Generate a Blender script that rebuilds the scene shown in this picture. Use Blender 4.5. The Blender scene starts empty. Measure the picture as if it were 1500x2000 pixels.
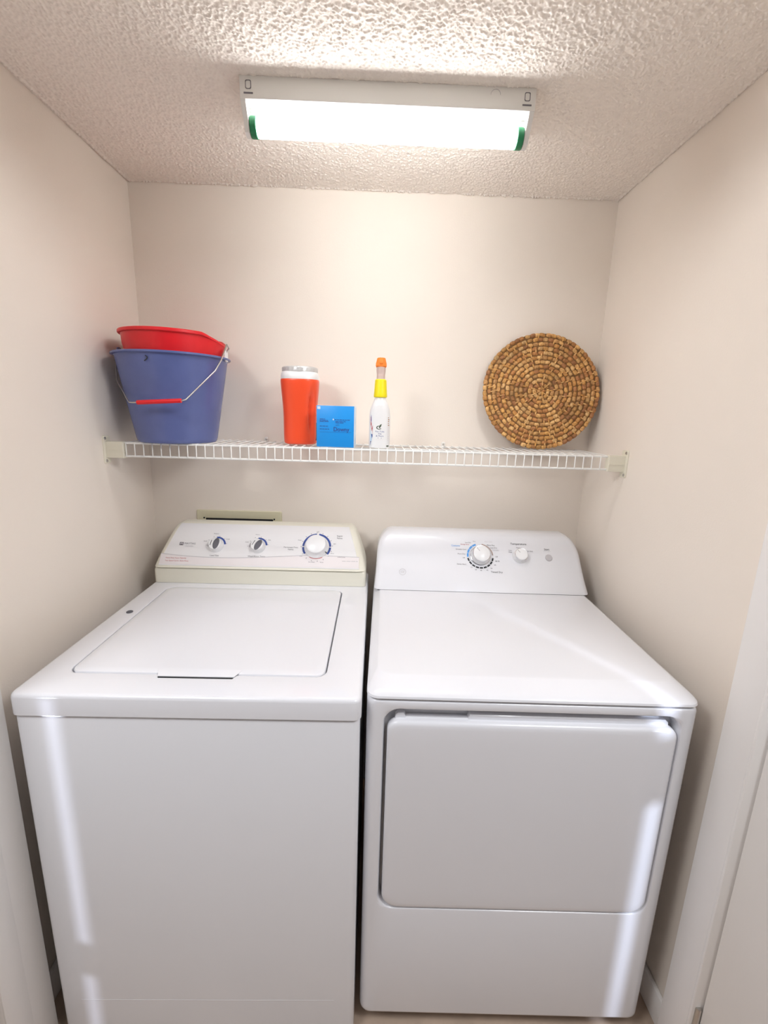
import bpy, bmesh, math, random
import numpy as np
from mathutils import Vector, Matrix
PI = math.pi
random.seed(7)
scene = bpy.context.scene
COL = scene.collection

# ------------------------------------------------------------------ camera
def make_camera():
    yaw, pitch, roll = 0.021, -0.2171, 0.0303
    loc = Vector((0.0046, -1.5703, 1.4629))
    cy, sy, cp, sp = math.cos(yaw), math.sin(yaw), math.cos(pitch), math.sin(pitch)
    f = Vector((sy*cp, cy*cp, sp)); r = Vector((cy, -sy, 0)); u = r.cross(f)
    c, s = math.cos(roll), math.sin(roll)
    r2 = r*c + u*s; u2 = -r*s + u*c
    m = Matrix((r2, u2, -f)).transposed().to_4x4(); m.translation = loc
    cd = bpy.data.cameras.new('camera'); o = bpy.data.objects.new('camera', cd)
    COL.objects.link(o); o.matrix_world = m
    cd.sensor_fit = 'HORIZONTAL'; cd.sensor_width = 36.0
    cd.lens = 878.07/1500*36.0
    cd.clip_start = 0.02
    scene.camera = o
make_camera()

# ------------------------------------------------------------------ world, lamps, exposure
scene.view_settings.view_transform = 'Standard'
scene.view_settings.look = 'None'
scene.view_settings.gamma = 1.0
scene.view_settings.use_curve_mapping = False
scene.view_settings.exposure = 0.14
WORLD_STRENGTH = 0.14
TUBE_STRENGTH = 20.0
w = bpy.data.worlds.new('world'); scene.world = w; w.use_nodes = True
bg = w.node_tree.nodes['Background']
bg.inputs[0].default_value = (0.97, 0.975, 1.0, 1); bg.inputs[1].default_value = WORLD_STRENGTH

def spot(name, loc, aim, power, angle, color, radius):
    ld = bpy.data.lights.new(name, 'SPOT'); o = bpy.data.objects.new(name, ld); COL.objects.link(o)
    o.location = loc
    o.rotation_euler = (Vector(aim)-Vector(loc)).to_track_quat('-Z', 'Y').to_euler()
    ld.energy = power; ld.spot_size = math.radians(angle); ld.spot_blend = 0.3
    ld.color = color; ld.shadow_soft_size = radius
    return o
# two unseen fill lights added in front of the closet, off to either side
FILL_POWER = 15.0
for lx in (-.95, .95):
    ad = bpy.data.lights.new('hall_fill_light', 'AREA'); ao = bpy.data.objects.new('hall_fill_light', ad); COL.objects.link(ao)
    ad.shape = 'RECTANGLE'; ad.size = 0.5; ad.size_y = 0.5; ad.energy = FILL_POWER; ad.color = (.97, .98, 1.0)
    ao.location = (lx, -1.62, 2.33); ao.rotation_euler = Vector((-lx*.55, 1.0, -1.9)).to_track_quat('-Z', 'Y').to_euler()
# daylight beyond the hall walls, reaching the closet through the gaps added in them
spot('hall_daylight_right', (1.833, -2.719, 1.35), (1.3, -1.878, 1.0), 260, 76, (0.72, 0.81, 1.0), 0.012)
spot('hall_daylight_left', (-2.006, -2.627, 0.86), (-1.3, -1.695, 0.75), 105, 76, (0.78, 0.83, 1.0), 0.012)

# ------------------------------------------------------------------ materials
def mat(name, col, rough=0.5, metal=0.0, coat=0.0, bump=None, var=None, spec=0.5, trans=0.0, alpha=1.0, emit=None, attr=None):
    m = bpy.data.materials.new(name); m.use_nodes = True
    nt = m.node_tree; b = nt.nodes['Principled BSDF']
    b.inputs['Base Color'].default_value = (*col, 1)
    b.inputs['Roughness'].default_value = rough
    b.inputs['Metallic'].default_value = metal
    b.inputs['Coat Weight'].default_value = coat
    b.inputs['Coat Roughness'].default_value = 0.08
    b.inputs['Specular IOR Level'].default_value = spec
    b.inputs['Transmission Weight'].default_value = trans
    b.inputs['Alpha'].default_value = alpha
    tc = nt.nodes.new('ShaderNodeTexCoord')
    if emit:
        b.inputs['Emission Color'].default_value = (*emit[0], 1); b.inputs['Emission Strength'].default_value = emit[1]
    if var:                                   # (scale, amount): mottled colour
        n = nt.nodes.new('ShaderNodeTexNoise'); n.inputs['Scale'].default_value = var[0]; n.inputs['Detail'].default_value = 5
        nt.links.new(tc.outputs['Object'], n.inputs['Vector'])
        r = nt.nodes.new('ShaderNodeValToRGB')
        r.color_ramp.elements[0].position = 0.3; r.color_ramp.elements[1].position = 0.7
        a = var[1]
        r.color_ramp.elements[0].color = (*[c*(1-a) for c in col], 1)
        r.color_ramp.elements[1].color = (*[min(1, c*(1+a)) for c in col], 1)
        nt.links.new(n.outputs['Fac'], r.inputs['Fac']); nt.links.new(r.outputs['Color'], b.inputs['Base Color'])
    if attr:
        a = nt.nodes.new('ShaderNodeAttribute'); a.attribute_name = attr
        mx = nt.nodes.new('ShaderNodeMix'); mx.data_type = 'RGBA'; mx.blend_type = 'MULTIPLY'; mx.inputs[0].default_value = 1
        n = nt.nodes.new('ShaderNodeTexNoise'); n.inputs['Scale'].default_value = 160; n.inputs['Detail'].default_value = 4
        r = nt.nodes.new('ShaderNodeValToRGB'); r.color_ramp.elements[0].color = (.62, .55, .5, 1); r.color_ramp.elements[0].position = .3
        r.color_ramp.elements[1].color = (1, 1, 1, 1); r.color_ramp.elements[1].position = .6
        nt.links.new(tc.outputs['Object'], n.inputs['Vector']); nt.links.new(n.outputs['Fac'], r.inputs['Fac'])
        nt.links.new(a.outputs['Color'], mx.inputs[6]); nt.links.new(r.outputs['Color'], mx.inputs[7])
        nt.links.new(mx.outputs[2], b.inputs['Base Color'])
    if bump:                                  # (scale, strength, distance)
        n = nt.nodes.new('ShaderNodeTexNoise'); n.inputs['Scale'].default_value = bump[0]; n.inputs['Detail'].default_value = 3
        nt.links.new(tc.outputs['Object'], n.inputs['Vector'])
        bp = nt.nodes.new('ShaderNodeBump'); bp.inputs['Strength'].default_value = bump[1]; bp.inputs['Distance'].default_value = bump[2]
        nt.links.new(n.outputs['Fac'], bp.inputs['Height']); nt.links.new(bp.outputs['Normal'], b.inputs['Normal'])
    return m
M = {}
M['wall'] = mat('wall_paint', (.895, .815, .73), .7, spec=.2, bump=(260, .12, .002), var=(3, .012))
M['slitwall'] = mat('slit_wall_paint', (.62, .58, .56), .6, bump=(260, .12, .002))
M['ceil'] = mat('popcorn_texture', (.93, .86, .785), .9, bump=(700, .25, .002), var=(60, .03))
M['floor'] = mat('tan_vinyl', (.52, .40, .31), .45, var=(9, .18))
M['trim'] = mat('trim_paint', (.92, .895, .875), .4, bump=(120, .08, .002))
M['enamel'] = mat('white_enamel', (.795, .80, .835), .28, coat=.6, bump=(520, .03, .0006))
M['enamel2'] = mat('white_enamel_gloss', (.795, .80, .84), .26, coat=.45, bump=(520, .015, .0005))
M['cream'] = mat('cream_plastic', (.80, .775, .67), .42)
M['panelwhite'] = mat('white_panel', (.82, .81, .82), .3, coat=.3)
M['knobwhite'] = mat('white_knob_plastic', (.85, .85, .86), .3)
M['knobshade'] = mat('grey_insert', (.12, .12, .14), .4)
M['chrome'] = mat('chrome', (.75, .75, .78), .18, 1.0)
M['dark'] = mat('dark_gap', (.01, .01, .012), .8)
M['ink'] = mat('grey_ink', (.16, .15, .17), .6)
M['inkblack'] = mat('black_ink', (.015, .015, .02), .6)
M['inkred'] = mat('red_ink', (.55, .12, .13), .6)
M['inkblue'] = mat('navy_ink', (.03, .07, .30), .5)
M['inksky'] = mat('sky_blue_ink', (.10, .36, .80), .5)
M['inktan'] = mat('tan_ink', (.45, .34, .30), .5)
M['inkpink'] = mat('pale_pink_ink', (.80, .75, .755), .4)
M['inkgrey'] = mat('pale_grey_ink', (.55, .53, .55), .4)
M['shelfwhite'] = mat('white_vinyl_coat', (.88, .87, .84), .35)
M['steel'] = mat('steel', (.55, .53, .50), .3, 1.0)
M['bluebucket'] = mat('blue_grey_plastic', (.115, .148, .355), .25, var=(14, .06))
M['redbucket'] = mat('red_plastic', (.78, .012, .02), .35)
M['orange'] = mat('orange_plastic', (.90, .085, .025), .3)
M['whiteplastic'] = mat('white_plastic', (.86, .85, .85), .3)
M['lid'] = mat('silver_lid', (.60, .59, .58), .35, .25)
M['bluebox'] = mat('blue_card', (.012, .30, .80), .4)
M['lightbox'] = mat('pale_blue_card', (.62, .76, .90), .4)
M['yellow'] = mat('yellow_plastic', (.90, .76, .01), .35)
M['orangecap'] = mat('orange_cap', (.95, .26, .04), .35)
M['frost'] = mat('frosted_clear', (.85, .70, .66), .35, trans=.55)
M['woven'] = mat('woven_rush', (.5, .3, .12), .6, attr='strand')
M['wovenback'] = mat('woven_shadow_core', (.20, .10, .035), .8, var=(80, .3))
M['housing'] = mat('fixture_paint', (.82, .81, .78), .4)
M['green'] = mat('green_metal_cap', (.02, .24, .10), .4)
M['tube'] = mat('lit_tube', (.9, .9, .9), .4, emit=((.97, .985, 1.0), TUBE_STRENGTH))
M['ivory'] = mat('ivory_plastic', (.74, .69, .50), .45)
M['bracket'] = mat('aged_white_plastic', (.83, .79, .66), .4)
M['black'] = mat('black_label', (.02, .02, .025), .5)
M['leaf'] = mat('dark_green_ink', (.07, .10, .06), .6)
M['brown'] = mat('brown_ink', (.45, .22, .12), .6)

# ------------------------------------------------------------------ mesh helpers
def finish(name, bm, m, parent=None, angle=35, recalc=True, smooth=True):
    if recalc: bmesh.ops.recalc_face_normals(bm, faces=bm.faces)
    me = bpy.data.meshes.new(name); bm.to_mesh(me); bm.free()
    for k in (m if isinstance(m, (list, tuple)) else [m]): me.materials.append(M[k] if isinstance(k, str) else k)
    if smooth:
        me.shade_smooth(); me.set_sharp_from_angle(angle=math.radians(angle))
    o = bpy.data.objects.new(name, me); COL.objects.link(o)
    if parent is not None: o.parent = parent
    return o

def thing(name, label, cat, loc=(0, 0, 0), rz=0.0, group=None):
    o = bpy.data.objects.new(name, None); COL.objects.link(o)
    o.empty_display_size = .05
    o.location = loc; o.rotation_euler = (0, 0, rz)
    o['label'] = label; o['category'] = cat
    if group: o['group'] = group
    return o

def structure(o): o['kind'] = 'structure'; return o

def box(bm, x0, x1, y0, y1, z0, z1, bevel=0.0, seg=2):
    r = bmesh.ops.create_cube(bm, size=1)
    vs = r['verts']
    for v in vs:
        v.co = Vector(((x0+x1)/2 + v.co.x*(x1-x0), (y0+y1)/2 + v.co.y*(y1-y0), (z0+z1)/2 + v.co.z*(z1-z0)))
    if bevel:
        es = list({e for v in vs for e in v.link_edges})
        bmesh.ops.bevel(bm, geom=es, offset=bevel, segments=seg, affect='EDGES', profile=.5)
    return bm

def rrect(a0, a1, b0, b1, r, n=6):
    """rounded rectangle, counter clockwise; r = one radius or (a0b0, a1b0, a1b1, a0b1)"""
    if not isinstance(r, (tuple, list)): r = (r,)*4
    pts = []
    for (ca, cb, rr, st) in ((a0+r[0], b0+r[0], r[0], PI), (a1-r[1], b0+r[1], r[1], 1.5*PI), (a1-r[2], b1-r[2], r[2], 0), (a0+r[3], b1-r[3], r[3], .5*PI)):
        for i in range(n+1):
            t = st + i/n*PI/2
            pts.append((ca + rr*math.cos(t), cb + rr*math.sin(t)))
    return pts

def loft(bm, loops, cap0=True, cap1=True, closed=True, mi=0):
    rows = [[bm.verts.new(p) for p in L] for L in loops]
    n = len(rows[0])
    for a, b in zip(rows, rows[1:]):
        for i in range(n if closed else n-1):
            j = (i+1) % n
            try: bm.faces.new((a[i], a[j], b[j], b[i])).material_index = mi
            except ValueError: pass
    if cap0: bm.faces.new(list(reversed(rows[0]))).material_index = mi
    if cap1: bm.faces.new(rows[-1]).material_index = mi
    return rows

def lathe(bm, prof, n=48, cap0=True, cap1=True, center=(0, 0), mi=0):
    """prof: list of (radius, z)"""
    loops = [[(center[0]+r*math.cos(2*PI*i/n), center[1]+r*math.sin(2*PI*i/n), z) for i in range(n)] for r, z in prof]
    return loft(bm, loops, cap0, cap1, mi=mi)

def tube(bm, pts, r, n=8, cap=True, mi=0):
    pts = [Vector(p) for p in pts]
    loops = []
    prev = None
    for i, p in enumerate(pts):
        d = (pts[min(i+1, len(pts)-1)] - pts[max(i-1, 0)]).normalized()
        if prev is None:
            a = d.orthogonal().normalized()
        else:
            a = (prev - d*prev.dot(d))
            a = a.normalized() if a.length > 1e-6 else d.orthogonal().normalized()
        prev = a
        b = d.cross(a)
        loops.append([p + (a*math.cos(2*PI*k/n) + b*math.sin(2*PI*k/n))*r for k in range(n)])
    loft(bm, loops, cap, cap, mi=mi)

def smooth_path(pts, sub=6):
    P = [Vector(p) for p in pts]; out = []
    for i in range(len(P)-1):
        p0 = P[max(i-1, 0)]; p1 = P[i]; p2 = P[i+1]; p3 = P[min(i+2, len(P)-1)]
        for k in range(sub):
            t = k/sub
            out.append(.5*((2*p1) + (-p0+p2)*t + (2*p0-5*p1+4*p2-p3)*t*t + (-p0+3*p1-3*p2+p3)*t**3))
    out.append(P[-1]); return out

def transform(bm, mtx, verts=None):
    bmesh.ops.transform(bm, matrix=mtx, verts=verts or bm.verts)

# --- flat print: text, arcs and bars in a 2-D plane, then laid onto a surface by a mapping function
_text_cache = {}
def text2d(body, size, align='CENTER'):
    key = (body, align)
    if key not in _text_cache:
        cu = bpy.data.curves.new('lettering_curve', 'FONT'); cu.body = body; cu.size = 1.0
        cu.align_x = align; cu.align_y = 'CENTER'; cu.resolution_u = 3
        o = bpy.data.objects.new('lettering_curve', cu); COL.objects.link(o)
        dg = bpy.context.evaluated_depsgraph_get()
        me = bpy.data.meshes.new_from_object(o.evaluated_get(dg))
        _text_cache[key] = ([(v.co.x, v.co.y) for v in me.vertices], [list(p.vertices) for p in me.polygons])
        bpy.data.objects.remove(o); bpy.data.curves.remove(cu); bpy.data.meshes.remove(me)
    vs, fs = _text_cache[key]
    return [(x*size, y*size) for x, y in vs], fs

class Print:
    """collects flat ink shapes; fn(u, v) -> point on the surface"""
    def __init__(self, mats): self.bm = bmesh.new(); self.mats = mats
    def add(self, vs, fs, fn, m, u=0, v=0, rot=0, sx=1, shear=0):
        c, s = math.cos(rot), math.sin(rot)
        bv = []
        for x, y in vs:
            x = x*sx + shear*y
            bv.append(self.bm.verts.new(fn(u + x*c - y*s, v + x*s + y*c)))
        for f in fs:
            try: self.bm.faces.new([bv[i] for i in f]).material_index = self.mats.index(m)
            except ValueError: pass
    def text(self, body, size, fn, m, u, v, align='CENTER', sx=1, shear=0, rot=0):
        vs, fs = text2d(body, size, align); self.add(vs, fs, fn, m, u, v, rot, sx, shear)
    def arc(self, u, v, r0, r1, a0, a1, fn, m):
        n = max(2, int(abs(a1-a0)/math.radians(6)))
        vs = []; fs = []
        for i in range(n+1):
            t = math.radians(0) + a0 + (a1-a0)*i/n
            vs += [(r0*math.cos(t), r0*math.sin(t)), (r1*math.cos(t), r1*math.sin(t))]
        for i in range(n): fs.append([2*i, 2*i+1, 2*i+3, 2*i+2])
        self.add(vs, fs, fn, m, u, v)
    def bar(self, u0, u1, v0, v1, fn, m):
        n = max(1, int(abs(u1-u0)/.02)); k = max(1, int(abs(v1-v0)/.02))
        vs = [(u0+(u1-u0)*i/n, v0+(v1-v0)*j/k) for j in range(k+1) for i in range(n+1)]
        fs = [[j*(n+1)+i, j*(n+1)+i+1, (j+1)*(n+1)+i+1, (j+1)*(n+1)+i] for j in range(k) for i in range(n)]
        self.add(vs, fs, fn, m)
    def poly(self, pts, fn, m, u=0, v=0): self.add(pts, [list(range(len(pts)))], fn, m, u, v)
    def strip(self, low, high, fn, m):
        n = len(low); vs = list(low)+list(high)
        self.add(vs, [[i, i+1, n+i+1, n+i] for i in range(n-1)], fn, m)
    def scribble(self, u0, u1, v, h, fn, m, seed=0):
        """a line of print too small to read: short word-length dashes"""
        rng = random.Random(seed); x = u0
        while x < u1 - h:
            L = min(u1-x, h*rng.uniform(1.5, 4.5))
            self.bar(x, x+L, v-h*.3, v+h*.3, fn, m); x += L + h*.6
    def done(self, name, parent): return finish(name, self.bm, self.mats, parent, recalc=False, smooth=False)

class Profile:
    """a front surface: polyline of (y, z) going up, extruded along x"""
    def __init__(self, pts):
        P = smooth_path([(0, a, b) for a, b in pts], 8)
        self.p = [(q.y, q.z) for q in P]
        self.s = [0]
        for a, b in zip(self.p, self.p[1:]): self.s.append(self.s[-1] + math.hypot(b[0]-a[0], b[1]-a[1]))
    def y_at(self, z):
        for (y0, z0), (y1, z1) in zip(self.p, self.p[1:]):
            if z0 <= z <= z1: return y0 + (y1-y0)*(z-z0)/max(1e-9, z1-z0)
        return self.p[0][0] if z < self.p[0][1] else self.p[-1][0]
    def s_at(self, z):
        for i, ((y0, z0), (y1, z1)) in enumerate(zip(self.p, self.p[1:])):
            if z0 <= z <= z1: return self.s[i] + (self.s[i+1]-self.s[i])*(z-z0)/max(1e-9, z1-z0)
        return self.s[-1]
    def at(self, s):
        s = min(max(s, 0), self.s[-1]-1e-6)
        for i in range(len(self.p)-1):
            if self.s[i] <= s <= self.s[i+1]:
                t = (s-self.s[i])/max(1e-9, self.s[i+1]-self.s[i])
                a = Vector((0, *self.p[i])); b = Vector((0, *self.p[i+1])); d = (b-a).normalized()
                return a.lerp(b, t), d, Vector((1, 0, 0)).cross(d)
    def fn(self, x0, z0, off=.0006):
        s0 = self.s_at(z0)
        def f(u, v):
            p, d, n = self.at(s0+v)
            return Vector((x0+u, 0, 0)) + p + n*off
        return f
    def frame(self, x0, z0):
        p, d, n = self.at(self.s_at(z0))
        m = Matrix((Vector((1, 0, 0)), d, n)).transposed().to_4x4(); m.translation = Vector((x0, 0, 0)) + p
        return m

# ------------------------------------------------------------------ room shell
XL, XR, H = -0.777, 0.742, 2.132
JL, JR = -0.718, 0.698          # faces of the doorway
YL, YR, YH = -0.775, -0.808, -0.877
def slab(name, *b, m='wall', bevel=0):
    bm = bmesh.new(); box(bm, *b, bevel=bevel); return structure(finish(name, bm, m))
slab('wall_back', XL-.1, XR+.1, 0, .1, 0, H+.1)
slab('wall_left', XL-.1, XL, -.85, 0, 0, H+.1)
slab('wall_right', XR, XR+.1, -.85, 0, 0, H+.1)
slab('floor', -2.2, 2.2, -4.2, .1, -.06, 0, m='floor')
slab('wall_front_left', -1.3, JL, -.893, YL, 0, 2.4, m='trim', bevel=.002)
slab('wall_front_right', JR, 1.3, YH, YR, 0, 2.4, m='trim', bevel=.002)
slab('wall_front_header', JL, JR, -.90, -.79, 2.07, 2.4)

def ceiling():
    # popcorn: a finely stepped surface with thousands of blobs hanging down
    x0, x1, y0, y1, d = XL, XR, -.80, 0.0, .0018
    nx, ny = int((x1-x0)/d)+1, int((y1-y0)/d)+1
    rng = np.random.default_rng(3)
    h = np.zeros((ny, nx))
    R = 3
    gy, gx = np.mgrid[-R:R+1, -R:R+1]
    for i in range(81600):
        cx, cy = rng.uniform(0, nx), rng.uniform(0, ny)
        edge = i >= 80000                      # ragged drips where the texture meets the walls
        if edge:
            q = rng.uniform(0, nx+2*ny)
            cx, cy = (q, ny-R-1.5) if q < nx else (R+1.5, q-nx) if q < nx+ny else (nx-R-1.5, q-nx-ny)
        ix, iy = int(cx), int(cy)
        if ix < R or iy < R or ix >= nx-R or iy >= ny-R: 
            if i % 2: continue
            ix = min(max(ix, R), nx-R-1); iy = min(max(iy, R), ny-R-1)
        a = rng.uniform(.55, 1.35); e = rng.uniform(.6, 1.6); t = rng.uniform(0, PI)
        u = (gx-(cx-ix))*math.cos(t)+(gy-(cy-iy))*math.sin(t); v = -(gx-(cx-ix))*math.sin(t)+(gy-(cy-iy))*math.cos(t)
        g = np.clip(1-((u/e)**2+(v*e)**2)/(a*1.35)**2, 0, 1)**.6*rng.uniform(.0008, .0026)*a*(2.2 if edge else 1)
        s = h[iy-R:iy+R+1, ix-R:ix+R+1]
        np.maximum(s, g, out=s)
    X, Y = np.meshgrid(np.linspace(x0, x1, nx), np.linspace(y0, y1, ny))
    co = np.stack([X, Y, H - h], -1).reshape(-1, 3)
    idx = np.arange(nx*ny).reshape(ny, nx)
    f = np.stack([idx[:-1, :-1], idx[1:, :-1], idx[1:, 1:], idx[:-1, 1:]], -1).reshape(-1, 4)
    me = bpy.data.meshes.new('ceiling'); me.from_pydata(co.tolist(), [], f.tolist()); me.materials.append(M['ceil'])
    me.shade_smooth()
    structure(bpy.data.objects.new('ceiling', me)); COL.objects.link(bpy.data.objects['ceiling'])
    slab('ceiling_slab', XL-.1, XR+.1, -.80, .1, H+.002, H+.1, m='ceil')
ceiling()

# door stops and jamb boards
def trim(name, x0, x1, y0, y1, z0, z1, bv=.003):
    bm = bmesh.new(); box(bm, x0, x1, y0, y1, z0, z1, bevel=bv); return structure(finish(name, bm, 'trim'))
trim('trim_1', JR-.0005, JR+.050, -.883, -.875, 0, 2.07)
trim('trim_2', JL-.002, JL+.003, -.8925, -.835, 0, 2.07)
def baseboard(name, b):
    bm = bmesh.new(); box(bm, *b, bevel=.004); structure(finish(name, bm, 'trim'))
baseboard('baseboard_right', (XR-.012, XR, -.80, 0, 0, .085))
baseboard('baseboard_left', (XL, XL+.012, -.77, 0, 0, .085))
baseboard('baseboard_back', (XL+.012, XR-.012, -.012, 0, 0, .085))

# closet doors standing open into the hall, hinged at the jambs
def door(name, x, y, dx, dy, side):
    bm = bmesh.new(); L = .62
    box(bm, 0, L, -.035 if side > 0 else 0, 0 if side > 0 else .035, .012, 2.04, bevel=.002)
    for z0, z1 in ((.16, .88), (1.04, 1.92)):            # sunk panels
        for sy in ((.0005, -.0355) if side > 0 else (-.0005, .0355)):
            box(bm, .10, L-.10, sy-.0015, sy+.0015, z0, z1, bevel=.001)
    ang = math.atan2(dy, dx)
    transform(bm, Matrix.Translation((x, y, 0)) @ Matrix.Rotation(ang, 4, 'Z'))
    o = structure(finish(name, bm, 'trim'))
    for z in (.22, 1.03, 1.84):
        bm = bmesh.new(); lathe(bm, [(.005, z-.045), (.006, z-.043), (.006, z+.043), (.005, z+.045)], 14, center=(x+.006*side, y+.004)); finish('hinge', bm, 'steel', o)
door('door_1', .716, -.888, .536, -.845, -1)
door('door_2', -.744, -.912, -.604, -.797, 1)

# unseen hall side walls, added with gaps and bars that cut daylight into strips
def light_slit_wall(name, xa, xb, gap, bars):
    bm = bmesh.new()
    box(bm, xa, xb, gap[1], YH, 0, 2.4); box(bm, xa, xb, -3.6, gap[0], 0, 2.4)
    for z0, z1 in bars: box(bm, xa, xb, gap[0], gap[1], z0, z1)
    structure(finish(name, bm, 'slitwall', smooth=False))
light_slit_wall('light_slit_wall_right', 1.30, 1.32, (-1.914, -1.867), ((0, .02), (1.065, 1.125), (1.208, 2.4)))
light_slit_wall('light_slit_wall_left', -1.32, -1.30, (-1.728, -1.685), ((0, .02), (.53, .57), (.884, 2.4)))

# ------------------------------------------------------------------ washing machine
def frame_plane(z):
    return lambda pts: [(a, b, z) for a, b in pts]

def build_washer():
    X0, X1, YF, YB = -.694, -.0115, -.794, -.065
    root = thing('washing_machine', 'white top-loading washing machine left of the dryer, flat square lid and cream-edged control console', 'washing machine', ((X0+X1)/2, (YF+YB)/2, 0))
    off = Vector(root.location)
    def fin(name, bm, m, parent=root, **k):
        if parent is root: transform(bm, Matrix.Translation(-off))
        return finish(name, bm, m, parent, **k)
    # cabinet
    bm = bmesh.new()
    c = lambda i, z: [(a, b, z) for a, b in rrect(X0+.003+i, X1-.003-i, YF+.004+i, YB-i, .014)]
    loft(bm, [c(.004, .022), c(0, .026), c(0, .860), c(.002, .8655)])
    loft(bm, [[(a, b, .118) for a, b in rrect(X0+.05, X1-.05, YF+.0039, YF+.02, .001)], [(a, b, .1205) for a, b in rrect(X0+.05, X1-.05, YF+.0037, YF+.02, .001)]])
    fin('cabinet', bm, 'enamel')
    for sx in (X0+.05, X1-.05):
        for sy in (YF+.06, YB-.06):
            bm = bmesh.new(); lathe(bm, [(.02, 0), (.02, .008), (.008, .01), (.008, .03)], 16, center=(sx, sy)); fin('foot', bm, 'dark')
    # top deck with the lid opening
    LX0, LX1, LY0, LY1, LR = -.627, -.093, -.7135, -.246, .022
    bm = bmesh.new()
    o = lambda i, z: [(a, b, z) for a, b in rrect(X0+i, X1-i, YF+i, YB-i, .016, 8)]
    g = .0032
    h_ = lambda i, z: [(a, b, z) for a, b in rrect(LX0-g+i, LX1+g-i, LY0-g+i, LY1+g-i, LR+g, 8)]
    loft(bm, [h_(0, .8735), o(.002, .8675), o(0, .869), o(0, .9055), o(.0014, .9105), o(.0045, .9135), o(.009, .9145),
              h_(-.004, .9148), h_(-.0012, .9142), h_(0, .9128), h_(0, .894)], cap0=False, cap1=True)
    # notch in front of the lid lip
    fin('top_deck', bm, 'enamel2')
    # lid with its front lip
    bm = bmesh.new()
    l = lambda i, z: [(a, b, z) for a, b in rrect(LX0+i, LX1-i, LY0+i, LY1-i, LR, 8)]
    loft(bm, [l(.003, .8965), l(0, .899), l(0, .9125), l(.0012, .9148), l(.004, .916), l(.02, .9162)])
    n0, n1 = -.447, -.270
    fin('lid', bm, 'enamel2')
    bm = bmesh.new()
    lip = [(n0, LY0+.012), (n0+.010, LY0-.013), (n1-.010, LY0-.013), (n1, LY0+.012)]
    ins = lambda k: [(n0+k, LY0+.012), (n0+.010+k, LY0-.013+k), (n1-.010-k, LY0-.013+k), (n1-k, LY0+.012)]
    loft(bm, [[(a, b, .9152) for a, b in ins(0)], [(a, b, .9166) for a, b in ins(0)], [(a, b, .9176) for a, b in ins(.002)]])
    fin('lid_handle', bm, 'enamel2')
    bm = bmesh.new()
    loft(bm, [[(a, b, .9148) for a, b in ((n0+.004, LY0), (n0+.012, LY0-.0175), (n1-.012, LY0-.0175), (n1-.004, LY0))],
              [(a, b, .9152) for a, b in ((n0+.004, LY0), (n0+.012, LY0-.0175), (n1-.012, LY0-.0175), (n1-.004, LY0))]])
    fin('finger_gap', bm, 'dark')
    # bleach inlet
    bm = bmesh.new()
    lathe(bm, [(.0085, .9144), (.0085, .9165), (.0065, .9172), (.006, .9158)], 24, center=(-.653, -.428))
    fin('bleach_cap', bm, 'knobshade')
    # console: cream base strip, cream body narrowing upward
    prof = Profile([(-.2165, .968), (-.197, .992), (-.166, 1.028), (-.137, 1.0635), (-.121, 1.0785), (-.107, 1.0850), (-.093, 1.0868)])
    bm = bmesh.new()
    s = lambda i, z, y=None: [(a, b, z) for a, b in rrect(-.690+i, -.0195-i, -.211+i if y is None else y, -.07, (.010, .010, .004, .004), 6)]
    loft(bm, [s(0, .9155), s(0, .955), s(.002, .963), s(.005, .9665)])
    fin('console_base', bm, 'cream')
    bm = bmesh.new()
    ein = lambda z: .004 + .040*((z-.968)/.119)**1.25
    loops = []
    for k in range(26):
        t = k/25; z = .968 + (1.0868-.968)*t
        top = max(0, (z-1.072)/.0148)
        e = ein(z) + .010*top**3
        loops.append([(a, b, z) for a, b in rrect(-.692+e, -.0165-e, prof.y_at(z), -.07+.01*top**2, (.018, .022, .006, .006), 6)])
    loft(bm, loops)
    fin('console', bm, 'cream')
    # white control panel over the console face
    bm = bmesh.new()
    rows = []
    za, zb = .9735, 1.0842
    sa, sb = prof.s_at(za), prof.s_at(zb)
    for lvl in (.0, .0022):
        R_ = []
        for j in range(15):
            sv = sa + (sb-sa)*j/14
            p, d, n = prof.at(sv)
            e = ein(p.z) + .013 + (.0 if lvl == 0 else .0008)
            xs = [-.692+e+.001, -.0165-e-.006]
            R_.append([bm.verts.new(Vector((xs[0]+(xs[1]-xs[0])*i/20, 0, 0))+p+n*(lvl-.0004)) for i in range(21)])
        rows.append(R_)
    for j in range(14):
        for i in range(20):
            bm.faces.new((rows[1][j][i], rows[1][j][i+1], rows[1][j+1][i+1], rows[1][j+1][i]))
    for j in range(14):
        for i in (0, 20): bm.faces.new((rows[0][j][i], rows[0][j+1][i], rows[1][j+1][i], rows[1][j][i]))
    for i in range(20):
        for j in (0, 14): bm.faces.new((rows[0][j][i], rows[0][j][i+1], rows[1][j][i+1], rows[1][j][i]))
    panel = fin('control_panel', bm, 'panelwhite')
    # printing
    P = Print(['ink', 'inkblue', 'inkred', 'inkpink', 'inkgrey', 'inkblack'])
    O = .0024
    def at(x, z, extra=0): 
        f = prof.fn(x-off.x, z, O+extra)
        return lambda u, v: f(u, v) - Vector((0, off.y, 0))
    def smoothz(x):   # lower edge wave of the panel
        t = (x+.69)/.67
        return 1.004 - .014*math.sin(PI*min(1, t*1.35))**1.0 + .006*math.sin(t*PI)**2
    f0 = at(0, .9745)
    sz = prof.s_at(.9745)
    wave = lambda x: prof.s_at(smoothz(x)) - sz
    xs = [-.672 + .63*i/60 for i in range(61)]
    P.strip([(x, 0.002) for x in xs], [(x, wave(x)) for x in xs], f0, 'inkpink')
    f1 = at(0, .9745, .0002)
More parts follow.
